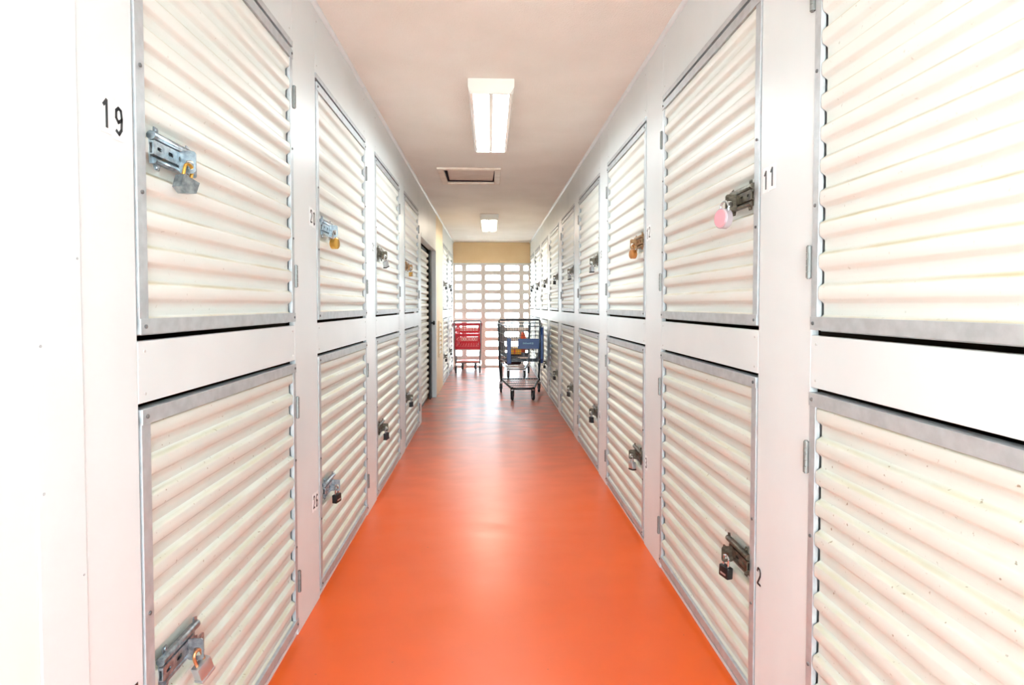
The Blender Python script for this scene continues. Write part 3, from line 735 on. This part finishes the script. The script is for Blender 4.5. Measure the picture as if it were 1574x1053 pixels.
def lerp(a, b, t): return tuple(a[i]+(b[i]-a[i])*t for i in range(3))
def cart(label, loc, rotz, wr, wf, Ln, zb_r, zb_f, ztop, style):
    t = thing('shopping_cart', label, 'shopping cart', loc, rotz, 'shopping carts at the far end of the corridor')
    dark = {'blue': 'cartdark', 'red': 'cartgrey', 'grey': 'cartgrey'}[style]
    # corners of the basket, rear is y = -Ln/2, front is +Ln/2
    T = [(-wr/2, -Ln/2, ztop), (wr/2, -Ln/2, ztop), (wf/2, Ln/2, ztop-0.015), (-wf/2, Ln/2, ztop-0.015)]
    k = 0.90
    B = [(-wr/2*k, -Ln/2+0.03, zb_r), (wr/2*k, -Ln/2+0.03, zb_r), (wf/2*k, Ln/2-0.06, zb_f), (-wf/2*k, Ln/2-0.06, zb_f)]
    b = MB()
    if style in ('blue', 'grey'):
        b.tube(T+[T[0]], 0.007, 6); b.tube(B+[B[0]], 0.0055, 6)
        def face(i, j, nv, nh):
            for v in range(1, nv): b.tube([lerp(T[i], T[j], v/nv), lerp(B[i], B[j], v/nv)], 0.0019, 4)
            for h in range(1, nh+1): b.tube([lerp(T[i], B[i], h/(nh+1)), lerp(T[j], B[j], h/(nh+1))], 0.0028, 4)
            b.tube([T[i], B[i]], 0.0045, 6)
        face(0, 1, 12, 3); face(1, 2, 17, 3); face(2, 3, 9, 3); face(3, 0, 17, 3)
        for v in range(1, 18): b.tube([lerp(B[0], B[3], v/18), lerp(B[1], B[2], v/18)], 0.0022, 4)
        for v in range(1, 6): b.tube([lerp(B[0], B[1], v/6), lerp(B[3], B[2], v/6)], 0.0028, 4)
        b.build('basket', M['cartwire'], t)
    else:
        # moulded plastic basket: rims, mid band and lattice on all four sides
        def slab(p, q, r_, s_, th, nm=None):
            P = [Vector(a) for a in (p, q, r_, s_)]
            nrm = (P[1]-P[0]).cross(P[3]-P[0]).normalized()*th/2
            vs = [tuple(a+nrm) for a in P]+[tuple(a-nrm) for a in P]
            b.add(vs, [(0,1,2,3),(7,6,5,4),(0,4,5,1),(1,5,6,2),(2,6,7,3),(3,7,4,0)])
        for (i, j) in ((0, 1), (1, 2), (2, 3), (3, 0)):
            def pt(u, v): return lerp(lerp(T[i], T[j], u), lerp(B[i], B[j], u), v)
            for (v0, v1, th) in ((0, 0.10, 0.024), (0.40, 0.52, 0.012), (0.90, 1.0, 0.016)): slab(pt(0, v0), pt(1, v0), pt(1, v1), pt(0, v1), th)
            for (u0, u1) in ((0, 0.06), (0.94, 1.0)): slab(pt(u0, 0), pt(u1, 0), pt(u1, 1), pt(u0, 1), 0.016)
            ncell = 9 if (i, j) in ((0, 1), (2, 3)) else 14
            for c in range(1, ncell): b.tube([pt(c/ncell, 0.10), pt(c/ncell, 0.40)], 0.004, 4)
            b.tube([pt(0, 0.25), pt(1, 0.25)], 0.005, 4)
            for c in range(ncell):
                u0, u1 = c/ncell, (c+1)/ncell
                for (v0, v1) in ((0.52, 0.71), (0.71, 0.90)):
                    b.tube([pt(u0, v0), pt(u1, v1)], 0.0035, 4); b.tube([pt(u1, v0), pt(u0, v1)], 0.0035, 4)
            b.tube([pt(0, 0.71), pt(1, 0.71)], 0.005, 4)
        for v in range(0, 15): b.tube([lerp(B[0], B[3], v/14), lerp(B[1], B[2], v/14)], 0.005, 4)
        for v in range(0, 9): b.tube([lerp(B[0], B[1], v/8), lerp(B[3], B[2], v/8)], 0.005, 4)
        b.build('basket', M['red'], t)
    # chassis
    zt = 0.155; f = MB(); r1 = 0.015
    RW, FWd = wr*0.43, wf*0.34
    ry, fy = -Ln/2+0.10, Ln/2-0.05
    f.tube([(-FWd, fy, zt), (-FWd*0.6, fy+0.03, zt), (FWd*0.6, fy+0.03, zt), (FWd, fy, zt), (RW, ry, zt+0.03), (RW, ry-0.03, zt+0.06), (wr/2*0.92, ry-0.05, 0.40), (wr/2*0.94, ry-0.12, ztop-0.02)], r1, 8)
    f.tube([(-FWd, fy, zt), (-RW, ry, zt+0.03), (-RW, ry-0.03, zt+0.06), (-wr/2*0.92, ry-0.05, 0.40), (-wr/2*0.94, ry-0.12, ztop-0.02)], r1, 8)
    f.tube([(-RW, ry, zt+0.03), (RW, ry, zt+0.03)], 0.009, 6)
    for s in (-1, 1):
        f.tube([(s*wr/2*0.90, ry-0.05, zb_r-0.012), (s*wf/2*0.88, fy-0.12, zb_f-0.012)], 0.009, 6)
        f.tube([(s*RW, ry+0.16, zt+0.025), (s*(RW-0.01), ry+0.14, zt+0.08), (s*(RW-0.01), ry+0.06, zb_r-0.06), (s*wr/2*0.86, ry+0.10, zb_r-0.012)], 0.009, 6)
    f.tube([(-wr/2*0.90, ry+0.10, zb_r-0.014), (wr/2*0.90, ry+0.10, zb_r-0.014)], 0.008, 6)
    f.build('chassis', M[dark], t, smooth=True)
    # lower tray of wires
    lt = MB()
    P = [(-RW, ry, zt+0.032), (RW, ry, zt+0.032), (FWd, fy, zt+0.004), (-FWd, fy, zt+0.004)]
    if style == 'red':
        lt.add([p for p in P]+[(p[0], p[1], p[2]+0.03) for p in P], [(0,1,2,3),(7,6,5,4),(0,4,5,1),(1,5,6,2),(2,6,7,3),(3,7,4,0)])
        lt.build('lower_tray', M['pinktray'], t)
    else:
        for v in range(1, 14): lt.tube([lerp(P[0], P[1], v/14), lerp(P[3], P[2], v/14)], 0.0025, 4)
        for v in (0.25, 0.5, 0.75): lt.tube([lerp(P[0], P[3], v), lerp(P[1], P[2], v)], 0.004, 4)
        lt.build('lower_tray', M['cartwire'], t)
    # handle
    hd = MB().tube([(-wr/2*0.94, ry-0.12, ztop-0.02), (-wr/2*0.94, ry-0.155, ztop+0.03), (-wr/2*0.88, ry-0.17, ztop+0.045), (wr/2*0.88, ry-0.17, ztop+0.045), (wr/2*0.94, ry-0.155, ztop+0.03), (wr/2*0.94, ry-0.12, ztop-0.02)], 0.0125, 8)
    hd.build('handle', M[dark], t, smooth=True)
    for (x, y, yaw) in ((-FWd+0.01, fy-0.02, 0.15), (FWd-0.01, fy-0.02, -0.2), (-RW, ry+0.01, 0.0), (RW, ry+0.01, 0.0)):
        wheel_parts(t, x, y, 0.064, M[dark], zt-0.012, yaw)
    return t, T, B

bc, T, B = cart('dark framed wire shopping cart with blue plastic panels, nearest cart, right of centre', (0.42, 7.84, 0), PI, 0.62, 0.42, 0.88, 0.46, 0.50, 0.965, 'blue')
# blue plaque on the front of the basket, pale lettering on it
Ln = 0.88
fp = MB().box((-0.205, Ln/2+0.002, 0.665), (0.065, Ln/2+0.016, 0.795), 0.004).build('front_plaque', M['blue'], bc)
let = MB(); xx = 0.005
for k, (wd_, hh_) in enumerate(((0.018, 0.022), (0.010, 0.016), (0.006, 0.024), (0.014, 0.015), (0.010, 0.015), (0.008, 0.018), (0.006, 0.021))):
    zz = 0.727
    let.box((xx-wd_, Ln/2+0.016, zz), (xx-wd_+0.003, Ln/2+0.0168, zz+hh_)).box((xx-wd_, Ln/2+0.016, zz), (xx, Ln/2+0.0168, zz+0.004)).box((xx-wd_, Ln/2+0.016, zz+hh_*0.6), (xx, Ln/2+0.0168, zz+hh_*0.6+0.004))
    xx -= wd_+0.005
for k in range(6):
    a = PI*k/3; c_ = (-0.118, 0.735)
    let.prism([(c_[0]+0.005*math.cos(a)-0.002*math.sin(a), c_[1]+0.005*math.sin(a)+0.002*math.cos(a)), (c_[0]+0.014*math.cos(a)-0.002*math.sin(a), c_[1]+0.014*math.sin(a)+0.002*math.cos(a)),
               (c_[0]+0.014*math.cos(a)+0.002*math.sin(a), c_[1]+0.014*math.sin(a)-0.002*math.cos(a)), (c_[0]+0.005*math.cos(a)+0.002*math.sin(a), c_[1]+0.005*math.sin(a)-0.002*math.cos(a))], Ln/2+0.016, Ln/2+0.0168)
let.build('lettering', M['bluelight'], fp)
# corner guard on the camera's left and chamfered side panel on its right
MB().box((0.150, Ln/2-0.028, 0.475), (0.205, Ln/2+0.010, 0.80), 0.004).build('corner_guard', M['blue'], bc)
sp_ = MB()
poly = [(-0.30, 0.53), (-0.24, 0.47), (0.32, 0.47), (0.38, 0.53), (0.38, 0.84), (0.28, 0.93), (-0.20, 0.93), (-0.30, 0.85)]
def skew(x, y, z): return (x - (0.235 + 0.1136*(-y+Ln/2)) - 0.005, y, z)
sp_ = MB(skew).prism(poly, -0.010, 0.018, axes=(1, 2, 0)); sp_.build('side_panel', M['blue'], bc)
cs = MB().tube([(-0.26, -Ln/2+0.15, 0.62), (0.26, -Ln/2+0.15, 0.62), (0.26, -Ln/2+0.15, 0.86), (-0.26, -Ln/2+0.15, 0.86)], 0.004, 6, closed=True)
for k in range(1, 10): cs.tube([(-0.26+0.052*k, -Ln/2+0.15, 0.62), (-0.26+0.052*k, -Ln/2+0.15, 0.86)], 0.0022, 4)
cs.build('child_seat_flap', M['cartwire'], bc)

cart('red plastic basket shopping cart with grey legs standing against the block screen', (-0.395, 10.78, 0), 0, 0.50, 0.40, 0.80, 0.44, 0.50, 0.90, 'red')
gc, T2, B2 = cart('grey wire shopping cart half hidden behind the blue panelled cart', (0.44, 10.10, 0), PI, 0.58, 0.42, 0.86, 0.36, 0.36, 0.90, 'grey')
# what lies in the hidden cart
yb = thing('cardboard_box', 'yellow box with dark base lying in the basket of the rear grey cart', 'box', (0.42, 9.90, 0.372))
MB().box((-0.09, -0.11, 0.0), (0.11, 0.11, 0.022), 0.003).build('base', M['maroon'], yb)
MB().box((-0.085, -0.105, 0.022), (0.105, 0.105, 0.125), 0.004).build('carton', M['yellow'], yb)
MB().box((-0.02, -0.106, 0.030), (0.01, -0.1052, 0.118)).build('tape', M['orange'], yb)
ob = bmesh.new(); bmesh.ops.create_icosphere(ob, subdivisions=3, radius=1)
from mathutils import noise
def blob(name, mat, cx, cy, cz, sx, sy, sz, label, cat, seed):
    bm = bmesh.new(); bmesh.ops.create_icosphere(bm, subdivisions=4, radius=1)
    for v in bm.verts:
        c = v.co.copy()
        q = Vector([math.copysign(abs(a)**0.6, a) for a in c])
        d = 1+0.14*noise.noise(c*2.3+Vector((seed, 0, 0)))+0.05*noise.noise(c*7+Vector((0, seed, 0)))
        v.co = Vector((q.x*sx*d, q.y*sy*d, max(q.z*d, -0.92)*sz))
    me = bpy.data.meshes.new(name); bm.to_mesh(me); bm.free(); me.materials.append(mat)
    for p_ in me.polygons: p_.use_smooth = True
    o = obj(name, me, None, (cx, cy, cz)); o['label'] = label; o['category'] = cat; return o
ob.free()
blob('cloth_bag', M['orange'], 0.58, 10.20, 0.372+0.185, 0.045, 0.10, 0.185, 'crumpled orange-red bag standing in the basket of the rear grey cart', 'bag', 3.1)
blob('duffel_bag', M['maroon'], 0.40, 10.05, 0.195+0.062, 0.14, 0.17, 0.065, 'dark maroon bag lying on the lower tray of the rear grey cart', 'bag', 8.4)
